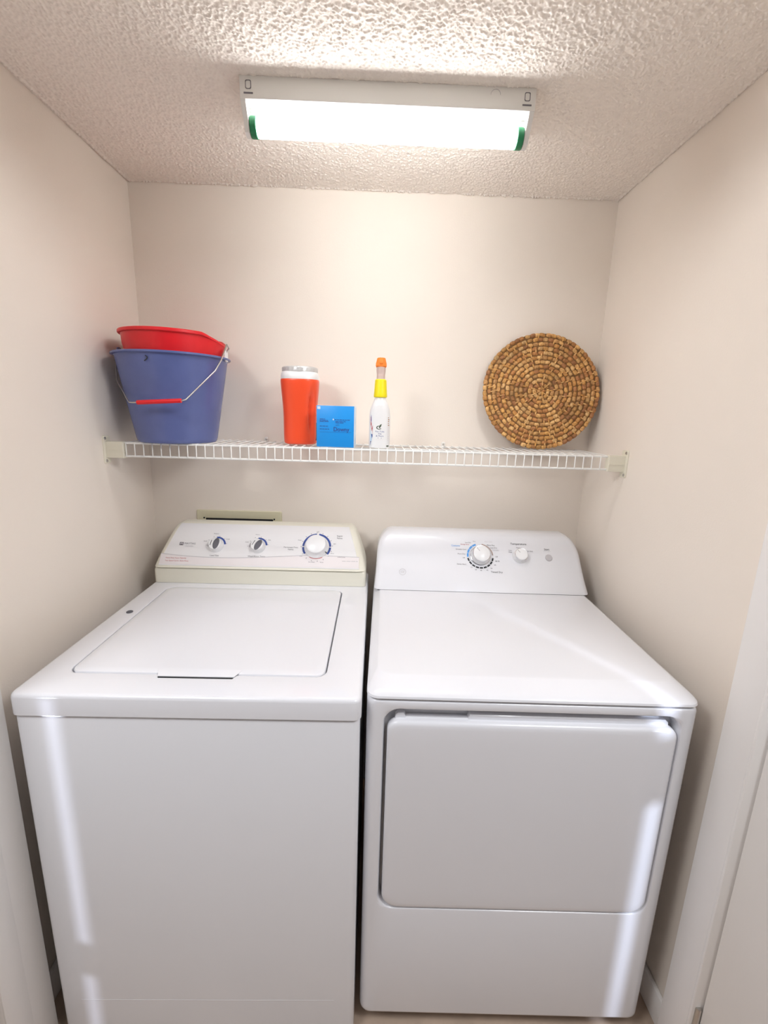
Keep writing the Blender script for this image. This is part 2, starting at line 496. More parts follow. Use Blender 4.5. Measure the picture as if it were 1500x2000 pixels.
    P.strip([(x, wave(x)) for x in xs], [(x, wave(x)+.0022) for x in xs], f1, 'inkgrey')
    # maker's mark
    f = at(-.600, 1.030)
    P.bar(-.022, -.010, -.0055, .0055, f, 'ink')
    P.poly([(-.020, -.0035), (-.016, .0005), (-.012, -.0035), (-.012, .0035), (-.020, .0035)], at(-.600, 1.030, .0002), 'inkgrey')
    P.text('MAYTAG', .0085, f, 'ink', -.007, .001, 'LEFT', sx=1.05)
    P.text('Dependable', .0052, f, 'inkgrey', -.002, -.008, 'LEFT', shear=.25)
    f2 = at(-.655, .990, .0003)
    P.text('Heavy Duty Super Capacity', .0058, f2, 'inkred', 0, .003, 'LEFT')
    P.text('Two Speed Cycles  Extra Rinse', .0058, f2, 'inkred', 0, -.0065, 'LEFT')
    for x, lab, tops in ((-.504, 'Load Size', ('Small', 'Medium', 'Large')), (-.370, 'Wash/Rinse Temp', ('Cold', 'Warm', 'Hot'))):
        f = at(x, 1.028)
        P.arc(0, 0, .0245, .0300, math.radians(8), math.radians(95), f, 'inkblue')
        P.arc(0, 0, .0255, .0275, math.radians(95), math.radians(190), f, 'ink')
        P.text(lab, .0075, f, 'ink', 0, -.036)
        for i, t in enumerate(tops):
            a = math.radians((165, 100, 30)[i]); P.text(t, .0052, f, 'ink', .039*math.cos(a), .037*math.sin(a)+.004)
        for i in range(6):
            a = math.radians(10+i*34); P.arc(0, 0, .0305, .0335, a, a+.04, f, 'ink')
    f = at(-.181, 1.030)
    for a0, a1 in ((93, 178), (182, 214), (2, 84), (-35, -2)):
        P.arc(0, 0, .0405, .0468, math.radians(a0), math.radians(a1), f, 'inkblue')
    P.arc(0, 0, .0405, .0425, math.radians(-120), math.radians(-60), f, 'inkred')
    for i in range(16):
        a = math.radians(-150+i*22); P.arc(0, 0, .0485, .052, a, a+.03, f, 'ink')
    for t, u, v, s_ in (('Off', 0, .053, .0055), ('Regular', .073, .040, .0065), ('Fabrics', .073, .032, .0065), ('Permanent Press', -.083, -.004, .0068), ('Fabrics', -.083, -.0115, .0065),
                        ('Rinse', .052, -.022, .005), ('Spin', .058, .012, .005), ('Wash', -.057, .022, .005), ('Delicates', .082, -.034, .0068), ('Soak', -.048, -.034, .005), ('Pre Wash', -.012, -.0535, .005), ('Wash', .020, -.0535, .005)):
        P.text(t, s_, f, 'ink', u, v)
    P.scribble(.085, .135, -.048, .0035, f, 'inkgrey', 5)
    P.done('printed_legend', panel)
    # two selector knobs
    for x, ang in ((-.504, -8), (-.370, -25)):
        fr = prof.frame(x, 1.027)
        T = Matrix.Translation(-off) @ fr @ Matrix.Translation((0, 0, .0018))
        bm = bmesh.new(); lathe(bm, [(.0235, 0), (.0235, .003), (.0215, .0055), (.0205, .016), (.0192, .0195), (.016, .021), (.001, .0213)], 40)
        transform(bm, T); k = finish('selector_knob', bm, 'knobwhite', root)
        bm = bmesh.new()
        R_ = Matrix.Rotation(math.radians(ang), 4, 'Z')
        L = lambda s_, z: [(s_*.0085*math.cos(2*PI*i/28)+.005, s_*.0165*math.sin(2*PI*i/28), z) for i in range(28)]
        loft(bm, [L(1.15, .0205), L(1.08, .0222), L(.9, .0226), L(.85, .0218)], mi=0)
        transform(bm, T @ R_); finish('grip_insert', bm, 'knobshade', k)
        bm = bmesh.new(); box(bm, -.0125, -.0108, -.009, .009, .0200, .0216, bevel=.0004)
        transform(bm, T @ R_); finish('pointer', bm, 'inkblack', k)
    # timer knob
    fr = prof.frame(-.181, 1.0295); T = Matrix.Translation(-off) @ fr @ Matrix.Translation((0, 0, .0018))
    bm = bmesh.new(); lathe(bm, [(.040, 0), (.0395, .003), (.036, .006), (.034, .0085), (.0325, .018), (.0315, .021)], 56)
    transform(bm, T); k = finish('timer_knob', bm, 'knobwhite', root)
    bm = bmesh.new(); lathe(bm, [(.0318, .0205), (.0322, .0225), (.0312, .0285), (.028, .0308), (.001, .0318)], 56)
    transform(bm, T); finish('knob_cap', bm, 'knobwhite', k)
    bm = bmesh.new(); box(bm, .0335, .0405, -.0008, .0008, .003, .0085); transform(bm, T @ Matrix.Rotation(math.radians(-32), 4, 'Z')); finish('pointer', bm, 'inkblack', k)
build_washer()

# ------------------------------------------------------------------ dryer
def build_dryer():
    W, YB = .676, .700
    root = thing('clothes_dryer', 'white front-loading clothes dryer right of the washer, with a large square door and rounded console', 'clothes dryer', (-.002, -.7695, 0), math.radians(-1.0))
    # local frame: x 0..W, y 0 at the front plane going back, z up
    bm = bmesh.new()
    c = lambda i, z: [(a, b, z) for a, b in rrect(i, W-i, .030+i, YB-i, .004, 8)]
    loft(bm, [c(.003, .045), c(0, .050), c(0, .898), c(.003, .901)])
    finish('cabinet', bm, 'enamel2', root)
    for sx in (.04, W-.04):
        for sy in (.08, YB-.05):
            bm = bmesh.new(); lathe(bm, [(.02, 0), (.02, .01), (.009, .012), (.009, .05)], 16, center=(sx, sy)); finish('foot', bm, 'dark', root)
    # front panel with the door recess
    bm = bmesh.new()
    N = 10
    o = lambda i, y, zi=0: [(a, y, b) for a, b in rrect(i, W-i, .040+zi, .8995-zi*.3, (.016, .016, .010, .010), N)]
    RX0, RX1, RZ0, RZ1 = .0365, .6415, .3700, .8770
    h = lambda i, y: [(a, y, b) for a, b in rrect(RX0+i, RX1-i, RZ0+i, RZ1-i, (.036, .036, .034, .034), N)]
    loft(bm, [o(.0, .0305), o(0, .022), o(.0012, .0145, .001), o(.0042, .0080, .003), o(.0090, .0032, .006), o(.0150, .0008, .010), o(.022, 0, .015),
              h(-.007, 0), h(-.003, .0012), h(-.0008, .0045), h(0, .009), h(.003, .0285)], cap0=True, cap1=True)
    finish('front_panel', bm, 'enamel2', root)
    # door: front skin plus the flange behind it with the finger notch in its top edge
    bm = bmesh.new()
    DX0, DX1, DZ0, DZ1 = .0435, .6385, .3725, .8515
    d = lambda i, y: [(a, y, b) for a, b in rrect(DX0+i, DX1-i, DZ0+i, DZ1-i, (.034, .034, .024, .024), N)]
    loft(bm, [d(0, .016), d(0, .0050), d(.0010, .0015), d(.0035, -.0012), d(.008, -.0028), d(.016, -.0034), d(.05, -.0040)])
    n0, n1 = .080, .210
    def fl(i, y):
        top = .8625-i; low = .8535-i
        pts = [(DX0+.014+i, .845), (DX0+.016+i, top-.006), (DX0+.022+i, top), (n0-.003, top), (n0+.001, low), (n1-.001, low), (n1+.003, top), (DX1-.022-i, top), (DX1-.016-i, top-.006), (DX1-.014-i, .845)]
        return [(a, y, b) for a, b in pts]
    loft(bm, [fl(.0005, .0255), fl(0, .0245), fl(0, .0135), fl(.0015, .012)])
    finish('door', bm, 'enamel2', root)
    # top panel, its front lip sloping down to the seam
    bm = bmesh.new()
    def t(fr, sd, z, r): return [(a, b, z) for a, b in rrect(sd, W-sd, fr, YB, (r, r, .003, .003), 8)]
    loft(bm, [t(-.001, .001, .9025, .024), t(-.0022, -.0006, .9045, .025), t(-.001, 0, .9085, .026), t(.0035, .0025, .9122, .028), t(.013, .0065, .9155, .030),
              t(.027, .0115, .9192, .032), t(.042, .0165, .9227, .034), t(.052, .0200, .9250, .034), t(.0535, .0205, .9252, .034), t(.060, .024, .9254, .034)], cap0=True, cap1=True)
    finish('top_panel', bm, 'enamel2', root, angle=24)
    # console
    prof = Profile([(.5135, .9262), (.5290, .945), (.5515, .972), (.579, 1.005), (.606, 1.040), (.630, 1.068), (.643, 1.0785), (.660, 1.0835)])
    bm = bmesh.new()
    loops = []
    for k in range(34):
        z = .9262 + (1.0835-.9262)*(1-(1-k/33)**1.6)
        q = max(0, (z-1.020)/.0635)
        e = .0035 + .006*max(0, (z-.9262)/.157) + .046*(1-math.sqrt(max(0, 1-q*q)))
        flare = max(0, 1-(z-.9262)/.055)
        e -= .0025*flare**2
        loops.append([(a, b, z) for a, b in rrect(e, W-e, prof.y_at(z), .697, (.020, .020, .004, .004), 8)])
    loft(bm, loops)
    con = finish('console', bm, 'enamel2', root)
    bm = bmesh.new()
    box(bm, .012, W-.012, .5130, .5170, .9248, .9262)
    finish('console_seam', bm, 'dark', root)
    P = Print(['inkblack', 'inksky', 'inktan', 'inkgrey', 'inkred', 'ink'])
    ZK = 1.020
    f = prof.fn(.341, ZK)
    for i in range(4):
        a0 = 108+i*20; P.arc(0, 0, .0375, .0435, math.radians(a0), math.radians(a0+18), f, 'inksky')
    for i in range(9):
        a0 = 192+i*18; P.arc(0, 0, .0385, .0435, math.radians(a0), math.radians(a0+14.5), f, 'inkblack')
    P.arc(0, 0, .039, .0425, math.radians(4), math.radians(80), f, 'inktan')
    for t_, u, v, m, s_, al in (('Cottons', -.064, .033, 'inksky', .0085, 'RIGHT'), ('Less Dry', -.027, .045, 'ink', .0055, 'RIGHT'), ('Dry', -.012, .050, 'ink', .0055, 'RIGHT'), ('Energy Saver', -.033, .0385, 'inkred', .0055, 'RIGHT'),
                                ('Wrinkle Care', -.044, .0205, 'ink', .0062, 'RIGHT'), ('More Dry', -.048, .005, 'ink', .0062, 'RIGHT'), ('Off', -.050, -.008, 'ink', .0055, 'RIGHT'), ('Damp Alert', -.047, -.030, 'ink', .0062, 'RIGHT'),
                                ('Easy Care', .018, .050, 'inkgrey', .0062, 'LEFT'), ('More Dry', .024, .0375, 'inkblack', .0062, 'LEFT'), ('Less Dry', .034, .029, 'ink', .0062, 'LEFT'), ('Delicates', .040, .0205, 'inkgrey', .0062, 'LEFT'), ('Off', .0485, -.002, 'ink', .006, 'LEFT'),
                                ('60', .0425, -.030, 'ink', .006, 'LEFT'), ('50', .030, -.042, 'ink', .006, 'LEFT'), ('40', .016, -.0485, 'ink', .006, 'LEFT'), ('30', -.004, -.0495, 'inkblack', .006, 'LEFT'), ('20', -.020, -.0475, 'ink', .006, 'LEFT'), ('10', -.034, -.040, 'ink', .006, 'LEFT'), ('80 70', .0475, -.017, 'inkblack', .006, 'LEFT')):
        P.text(t_, s_, f, m, u, v, al)
    P.text('Timed Dry', .0085, f, 'inkblack', .030, -.054, 'LEFT')
    P.done('timer_legend', con)
    P = Print(['inkblack', 'ink'])
    f = prof.fn(.470, ZK+.004)
    P.text('Temperature', .0098, f, 'inkblack', -.001, .040)
    P.text('Low', .0058, f, 'ink', -.030, .017); P.text('Heat', .0058, f, 'ink', -.030, .0105)
    P.text('Medium', .0058, f, 'ink', 0, .0265)
    P.text('High Heat', .0058, f, 'ink', .032, .0155)
    P.done('temperature_legend', con)
    P = Print(['inkblack', 'inkgrey'])
    f = prof.fn(.563, ZK+.002)
    P.text('Start', .0090, f, 'inkblack', -.003, .026)
    P.text('Push to Start', .0042, f, 'inkgrey', -.003, .0195)
    P.done('start_legend', con)
    # faint round maker's emblem
    f = prof.fn(.090, .972)
    P = Print(['inkgrey', 'lid'])
    P.arc(0, 0, .0095, .0108, 0, 2*PI, f, 'inkgrey')
    P.text('GE', .0105, f, 'inkgrey', 0, 0, shear=.2)
    P.done('emblem', con)
    # knobs
    def knob(name, x, z, r, hgt, ring):
        T = prof.frame(x, z)
        bm = bmesh.new(); lathe(bm, [(r*1.18, 0), (r*1.16, .003), (r*1.06, .006), (r*1.0, .0085), (r*.97, hgt*.72), (r*.96, hgt*.78)], 48)
        transform(bm, T); k = finish(name, bm, 'knobwhite', root)
        bm = bmesh.new(); lathe(bm, [(r*.965, hgt*.76), (r*1.01, hgt*.80), (r*1.02, hgt*.88), (r*.97, hgt*.93), (r*.9, hgt*.92)], 48, cap0=False, cap1=False)
        transform(bm, T); finish('chrome_ring', bm, 'chrome', k)
        bm = bmesh.new(); lathe(bm, [(r*.95, hgt*.80), (r*.95, hgt*.95), (r*.88, hgt*1.0), (.0005, hgt*1.02)], 48)
        transform(bm, T); finish('knob_cap', bm, 'knobwhite', k)
        if ring:
            bm = bmesh.new(); lathe(bm, [(r*1.19, .0006), (r*1.22, .002), (r*1.19, .004), (r*1.15, .0045)], 48, cap0=False, cap1=False)
            transform(bm, T); finish('dial_ring', bm, 'chrome', k)
        bm = bmesh.new(); box(bm, -.0012, .0012, r*.35, r*.86, hgt*1.0, hgt*1.025); transform(bm, T @ Matrix.Rotation(math.radians(40), 4, 'Z')); finish('pointer', bm, 'inkgrey', k)
    knob('timer_knob', .341, ZK, .0275, .027, True)
    knob('temperature_knob', .470, ZK+.002, .0205, .022, False)
    bm = bmesh.new(); lathe(bm, [(.0115, 0), (.0115, .0015), (.0100, .0035), (.006, .0030), (.0005, .0026)], 36)
    transform(bm, prof.frame(.563, ZK)); finish('start_button', bm, 'inkgrey', root)
build_dryer()

# ------------------------------------------------------------------ shelf
SZ, SY = 1.356, -.245        # wire deck height, front edge
def build_shelf():
    x0, x1 = -.724, .697
    root = thing('wire_shelf', 'white vinyl-coated wire shelf spanning the back wall above both machines', 'shelf', ((x0+x1)/2, -.12, SZ))
    off = Vector(root.location)
    def rail(name, y, z, r, xa=x0, xb=x1):
        bm = bmesh.new(); tube(bm, [(xa, y, z), (xb, y, z)], r, 10); transform(bm, Matrix.Translation(-off)); finish(name, bm, 'shelfwhite', root)
    rail('front_rail', SY, SZ-.0005, .0030)
    rail('lower_rail', SY-.0015, SZ-.038, .0030)
    rail('back_rail', -.012, SZ-.003, .0030)
    rail('middle_rail', -.125, SZ-.0045, .0028)
    bm = bmesh.new()
    n = 57
    for i in range(n):
        x = x0 + .004 + (x1-x0-.008)*i/(n-1)
        tube(bm, [(x, -.008, SZ+.0015), (x, SY-.0005, SZ+.0015), (x, SY-.0040, SZ-.0015), (x, SY-.0045, SZ-.038)], .00165, 6)
    transform(bm, Matrix.Translation(-off)); finish('wire_grid', bm, 'shelfwhite', root, angle=60)
build_shelf()

def bracket(side, label):
    sx = -1 if side == 'l' else 1
    xw = XL if side == 'l' else XR
    root = thing('shelf_bracket', label, 'shelf bracket', (xw, SY, SZ-.02), 0, 'shelf end brackets')
    dz = 0
    bm = bmesh.new()   # wall plate
    lo = lambda i, x: [(x, b, c) for b, c in rrect(-.020+i, .012-i, -.040+i, .040-i, .005, 4)]
    loft(bm, [lo(0, 0), lo(0, -sx*.003), lo(.0012, -sx*.0045)]); 
    finish('wall_plate', bm, 'bracket', root)
    bm = bmesh.new()   # sleeve that holds the shelf end
    xe = -sx*.052
    lo2 = lambda i, x: [(x, b, c) for b, c in rrect(-.012+i, .010-i, -.024+i, .024-i, .003, 4)]
    loft(bm, [lo2(0, -sx*.002), lo2(0, xe), lo2(.001, xe - sx*.001)])
    box(bm, min(-sx*.006, xe), max(-sx*.006, xe), -.0135, -.0115, -.004, .0, 0)
    finish('sleeve', bm, 'bracket', root)
    for z in (-.032, .032):
        bm = bmesh.new(); lathe(bm, [(.0045, 0), (.0045, .001), (.003, .0022), (.0005, .0024)], 16)
        box(bm, -.0036, .0036, -.0005, .0005, .0021, .0026)
        transform(bm, Matrix.Translation((-sx*.0044, -.013, z)) @ Matrix.Rotation(-sx*PI/2, 4, 'Y')); finish('screw', bm, 'steel', root)
bracket('l', 'cream plastic end bracket screwed to the left wall, holding the shelf beside the bucket')
bracket('r', 'cream plastic end bracket screwed to the right wall, holding the shelf near the woven mat')

def clip(x, label):
    root = thing('wall_clip', label, 'shelf clip', (x, 0, SZ+.004), 0, 'shelf back clips')
    bm = bmesh.new()
    lo = lambda i, y: [(a, y, b) for a, b in rrect(-.006+i, .006-i, -.012+i, .010-i, .004, 4)]
    loft(bm, [lo(0, 0), lo(0, -.005), lo(.001, -.0065)])
    hook = [(0, -.005, -.010), (0, -.012, -.0125), (0, -.0175, -.009), (0, -.0175, -.004)]
    tube(bm, smooth_path(hook, 4), .0026, 8)
    finish('clip_body', bm, 'shelfwhite', root)
    bm = bmesh.new(); lathe(bm, [(.0035, 0), (.0035, .001), (.002, .0022), (.0004, .0024)], 14)
    transform(bm, Matrix.Translation((0, -.0065, .003)) @ Matrix.Rotation(PI/2, 4, 'X')); finish('screw', bm, 'steel', root)
clip(-.373, 'small white shelf clip on the back wall left of the orange tub')
clip(.235, 'small white shelf clip on the back wall between spray bottle and woven mat')

# ------------------------------------------------------------------ buckets
ST = SZ + .0035      # what stands on the shelf stands here
BX, BY = -.602, -.168
def build_buckets():
    root = thing('bucket', 'blue-grey plastic bucket with a hanging wire handle, on the shelf in the left corner', 'bucket', (BX, BY, ST))
    bm = bmesh.new()
    prof = [(.098, .004), (.100, 0), (.107, 0), (.111, .004), (.1135, .012), (.1515, .236), (.1530, .240), (.1600, .2410), (.1612, .2420), (.1612, .2455), (.1595, .2470), (.150, .2470), (.1485, .2450), (.1095, .016), (.105, .007)]
    lathe(bm, prof, 72)
    finish('bucket_body', bm, 'bluebucket', root)
    # maker's scuff moulded under the rim
    bm = bmesh.new()
    tube(bm, smooth_path([(-.006, -.1535, .232), (-.001, -.1532, .228), (-.004, -.1525, .223), (-.010, -.1518, .219)], 4), .0014, 6)
    finish('moulded_mark', bm, 'black', root)
    for sx in (-1, 1):
        bm = bmesh.new()
        lo = lambda i, x: [(x, a, b) for a, b in rrect(-.011+i, .011-i, .236+i, .268-i, .008, 5)]
        loft(bm, [lo(.001, sx*.1535), lo(0, sx*.1545), lo(0, sx*.1575), lo(.001, sx*.1585)])
        e = finish('handle_ear', bm, 'bluebucket' if sx < 0 else 'whiteplastic', root)
        if sx > 0: e['label'] = 'white plastic handle ear'
    bm = bmesh.new()
    G0 = Vector((-.033, -.163, .111)); G1 = Vector((.085, -.163, .119))
    pts = [(-.1500, .002, .254), (-.1590, 0, .262), (-.1600, -.006, .240), (-.1570, -.022, .212), (-.1420, -.050, .171), (-.100, -.100, .138), (-.065, -.145, .114), (-.050, -.160, .1105), (-.033, -.163, .111)]
    right = [(.085, -.163, .119), (.094, -.157, .122), (.149, -.080, .204), (.1575, -.050, .236), (.163, -.012, .284), (.1660, -.003, .274), (.1500, 0, .254)]
    tube(bm, smooth_path(pts, 4) + [Vector(p) for p in right], .0020, 8)
    hd = finish('handle', bm, 'steel', root, angle=60)
    bm = bmesh.new()
    d = (G1-G0); q = d.to_track_quat('Z', 'Y').to_matrix().to_4x4()
    L = d.length
    lathe(bm, [(.0048, 0), (.0058, .001), (.0058, L-.001), (.0048, L)], 18)
    transform(bm, Matrix.Translation(G0) @ q); finish('grip', bm, 'redbucket', hd)
    # red bucket nested inside, tipped a little to the right
    root = thing('bucket', 'bright red plastic bucket with a pouring spout, nested inside the blue-grey bucket', 'bucket', (BX+.004, BY, ST+.065))
    root.rotation_euler = (0, math.radians(.5), 0)
    bm = bmesh.new(); n = 96
    prof = [(.086, .006), (.088, .0), (.094, .003), (.1345, .208), (.1358, .225), (.1368, .232), (.1425, .2325), (.1440, .2345), (.1440, .2395), (.1425, .2415), (.1360, .2415), (.1340, .239), (.0895, .010)]
    loops = []
    sa = math.radians(2)
    for r, z in prof:
        row = []
        for i in range(n):
            t = 2*PI*i/n; dt = (t - sa + PI) % (2*PI) - PI
            w_ = max(0, 1-abs(dt)/.68); up = max(0, (z-.17)/.07)
            rr = r + .010*up*w_ - .006*(1 if z > .2315 and r > .139 else 0)*min(1, w_*3)
            zz = z - .024*up*w_*(1 if z > .2 else .3)
            row.append((rr*math.cos(t), rr*math.sin(t), zz))
        loops.append(row)
    loft(bm, loops); finish('bucket_body', bm, 'redbucket', root)
build_buckets()

# ------------------------------------------------------------------ orange laundry tub
def ellip(a, b, z, cx=0, cy=0, n=48, sq=2.6):
    out = []
    for i in range(n):
        t = 2*PI*i/n; c, s = math.cos(t), math.sin(t)
        k = (abs(c)**sq + abs(s)**sq)**(-1/sq)
        out.append((cx+a*c*k, cy+b*s*k, z))
    return out
def build_tub():
    root = thing('detergent_tub', 'tall orange laundry tub with a white collar and grey lid, behind the blue box', 'laundry tub', (-.236, -.125, ST))
    bm = bmesh.new()
    rows = []
    P = [(.042, 0), (.047, .002), (.0498, .008), (.0508, .03), (.0508, .06), (.0512, .09), (.0530, .125), (.0560, .158), (.0578, .182), (.0580, .191), (.0570, .1950)]
    for a, z in smooth_rows(P, 4):
        row = []
        for (x, y, zz) in ellip(a, a*.92, z, n=72):
            # grip hollow on the front right
            t = math.atan2(y, x); dt = (t+.72)
            g = math.exp(-(dt/.17)**2)*math.exp(-((z-.095)/.062)**4)
            k = 1-.26*g; row.append((x*k, y*k, zz))
        rows.append(row)
    loft(bm, rows); finish('tub_body', bm, 'orange', root)
    bm = bmesh.new()
    loft(bm, [ellip(a, a*.92, z) for a, z in ((.0565, .1935), (.0575, .1965), (.0568, .206), (.055, .2135), (.053, .2165))]); finish('collar', bm, 'whiteplastic', root)
    bm = bmesh.new()
    lo = []
    for a, z in ((.0525, .216), (.0540, .2175), (.0540, .2275), (.0528, .2305), (.047, .2325), (.044, .2318)):
        row = []
        for i in range(96):
            t = 2*PI*i/96; k = 1 + (.012 if (i % 4 < 2 and .2165 < z < .229) else 0); row.append((a*k*math.cos(t), a*.95*k*math.sin(t), z))
        lo.append(row)
    loft(bm, lo); finish('lid', bm, 'lid', root, angle=25)
    bm = bmesh.new()   # black label wrapping the right side, low
    rows = []
    for z in (.012, .03, .05, .066):
        a = .0515
        rows.append([(a*1.008*math.cos(t)*1.0, a*.93*math.sin(t), z) for t in [math.radians(-30+i*8) for i in range(9)]])
    loft(bm, rows, False, False, closed=False); finish('side_label', bm, 'black', root)
def smooth_rows(P, k):
    q = smooth_path([(a, b, 0) for a, b in P], k); return [(v.x, v.y) for v in q]
build_tub()

# ------------------------------------------------------------------ blue box
def build_box():
    x0, x1, h, dp = -.0555, .0545, .1185, .052
    root = thing('dryer_sheet_box', 'bright blue card box with dark lettering, at the shelf front beside the orange tub', 'box', (-.1165, -.236, ST+.0005), math.radians(-4))
    bm = bmesh.new(); box(bm, x0, x1, 0, dp, 0, h, bevel=.0008)
    for f in bm.faces:
        n = f.normal; f.material_index = 0 if n.y < -.5 or f.calc_area() < 1e-6 else 1
    finish('carton', bm, ['bluebox', 'lightbox'], root)
    P = Print(['inkblue', 'lightbox', 'bluebox'])
    f = lambda u, v: Vector((u, -.0004, v))
    f2 = lambda u, v: Vector((u, -.0003, v))
    P.text('Downy', .0175, f, 'inkblue', .017, .0515, sx=.9)
    P.text('Downy', .0175, lambda u, v: f(u+.0005, v-.0001) + Vector((0, -.0001, 0)), 'inkblue', .017, .0515, sx=.9)
    P.done('brand_lettering', root)
    P = Print(['inkblue', 'lightbox', 'bluebox'])
    P.text('with', .006, f, 'inkblue', .006, .064)
    for i, (a, b, z) in enumerate(((-.003, .046, .079), (0, .030, .074), (0, .024, .0705))): P.scribble(a, b, z, .0028, f, 'inkblue', i+4)
    P.poly([(.0, 0), (.0025, -.004), (0, -.006), (-.0025, -.004)], f, 'lightbox', -.006, .083)
    P.done('fine_print', root)
    P = Print(['inkblue', 'lightbox', 'bluebox'])
    for i, (a, b, z) in enumerate(((-.046, -.030, .080), (-.046, -.022, .0765), (-.046, -.018, .073), (-.046, -.022, .060), (-.046, -.018, .0515))): P.scribble(a, b, z, .0028, f, 'inkblue', i)
    P.bar(-.046, .046, .0430, .0436, f, 'inkblue')
    P.done('fine_print', root)
    P = Print(['lightbox']); P.bar(-.053, -.044, .108, .116, f2, 'lightbox'); P.done('corner_sticker', root)
build_box()

# ------------------------------------------------------------------ spray bottle
def build_spray():
    root = thing('spray_bottle', 'white spray bottle with yellow neck and orange nozzle, standing mid-shelf', 'spray bottle', (.0125, -.195, ST))
    A, B = .0315, .0215
    P0 = [(.027, 0), (.0305, .002), (.0315, .008), (.0315, .08), (.0312, .098), (.029, .113), (.024, .127), (.0195, .137), (.0170, .144), (.0165, .149)]
    rows = smooth_rows(P0, 4)
    bm = bmesh.new(); loft(bm, [ellip(a, min(a*.9, B+.0005) if a > .024 else a*.88, z, sq=2.1) for a, z in rows]); finish('bottle_body', bm, 'whiteplastic', root)
    def surf(z, t, k=1.006):
        a = np.interp(z, [r[1] for r in rows], [r[0] for r in rows]); b = min(a*.9, B+.0005) if a > .024 else a*.88
        c, s = math.cos(t), math.sin(t); kk = (abs(c)**2.1+abs(s)**2.1)**(-1/2.1)
        return Vector((a*c*kk*k, b*s*kk*k, z))
    def wrap(u, v):  # u: angle offset from straight ahead, v: height
        return surf(v, -PI/2 + u)
    P = Print(['inkred', 'inkblue', 'leaf', 'brown', 'ink', 'lightbox', 'inkpink'])
    wl = lambda u, v: wrap(u+.30, v); wr = lambda u, v: wrap(u-.12, v)
    # left graphic: red flame over blue water
    P.strip([(-1.30+.04*i, .058+.010*math.sin(i)) for i in range(9)], [(-1.30+.04*i, .092-.006*i+.006*math.sin(i*2.2)) for i in range(9)], wl, 'inkred')
    P.strip([(-1.32+.03*i, .020) for i in range(9)], [(-1.32+.03*i, .054-.003*i) for i in range(9)], wl, 'lightbox')
    for i in range(7): P.poly([(-1.30+.045*i, .008+.004*i), (-1.26+.045*i, .008+.004*i), (-1.20+.035*i, .040), (-1.23+.035*i, .041)], wl, 'inkblue')
    P.poly([(-1.25, .098), (-1.18, .092), (-1.15, .075), (-1.24, .080)], wl, 'inkblue')
    # leaf emblem and product words ahead
    P.arc(-.06, .0600, .0035/.0215, .0055/.0215, math.radians(40), math.radians(330), lambda u, v: wrap(-.06+(u+.06), .060+(v-.060)*.0215), 'leaf')
    P.poly([(-.08, .060), (.02, .068), (.20, .071), (.12, .063), (.0, .058)], wrap, 'leaf')
    fw = lambda u, v: wrap(u/.0265, v)
    P.text('For Tubs', .0062, fw, 'inkblue', .0008, .0485); P.text('Tile', .0062, fw, 'inkblue', .0008, .0420); P.text('& More', .0062, fw, 'inkblue', .0008, .0355)
    P.scribble(-.004, .006, .0295, .0022, fw, 'inkblue', 2); P.scribble(-.009, .009, .0245, .0016, fw, 'inkpink', 3)
    # right text column
    for i in range(13): P.bar(.98, 1.10+.10*((i*7) % 3)/2, .022+i*.0055, .0245+i*.0055, wr, 'brown' if i > 7 else 'inkpink')
    P.bar(.85, 1.20, .004, .008, wr, 'leaf')
    P.done('printed_label', root)
    bm = bmesh.new(); lathe(bm, [(.0165, .147), (.0195, .148), (.0200, .152), (.0192, .160), (.0170, .196), (.0145, .199)], 40); finish('collar', bm, 'yellow', root)
    bm = bmesh.new(); lathe(bm, [(.0112, .198), (.0125, .199), (.0122, .212), (.0135, .222), (.0135, .233), (.011, .235)], 32); finish('spray_stem', bm, 'frost', root)
    bm = bmesh.new()
    oct_ = lambda r, z, y=0: [(r*math.cos(PI/8+2*PI*i/8), r*.85*math.sin(PI/8+2*PI*i/8), z) for i in range(8)]
    loft(bm, [oct_(.0150, .232), oct_(.0172, .236), (oct_(.0168, .243)), oct_(.0130, .2575), oct_(.0105, .2595)]); finish('nozzle', bm, 'orangecap', root, angle=20)
    bm = bmesh.new(); lathe(bm, [(.004, 0), (.004, .003), (.002, .0035)], 16); transform(bm, Matrix.Translation((0, -.0130, .2455)) @ Matrix.Rotation(PI/2, 4, 'X')); finish('nozzle_tip', bm, 'orangecap', root)
build_spray()

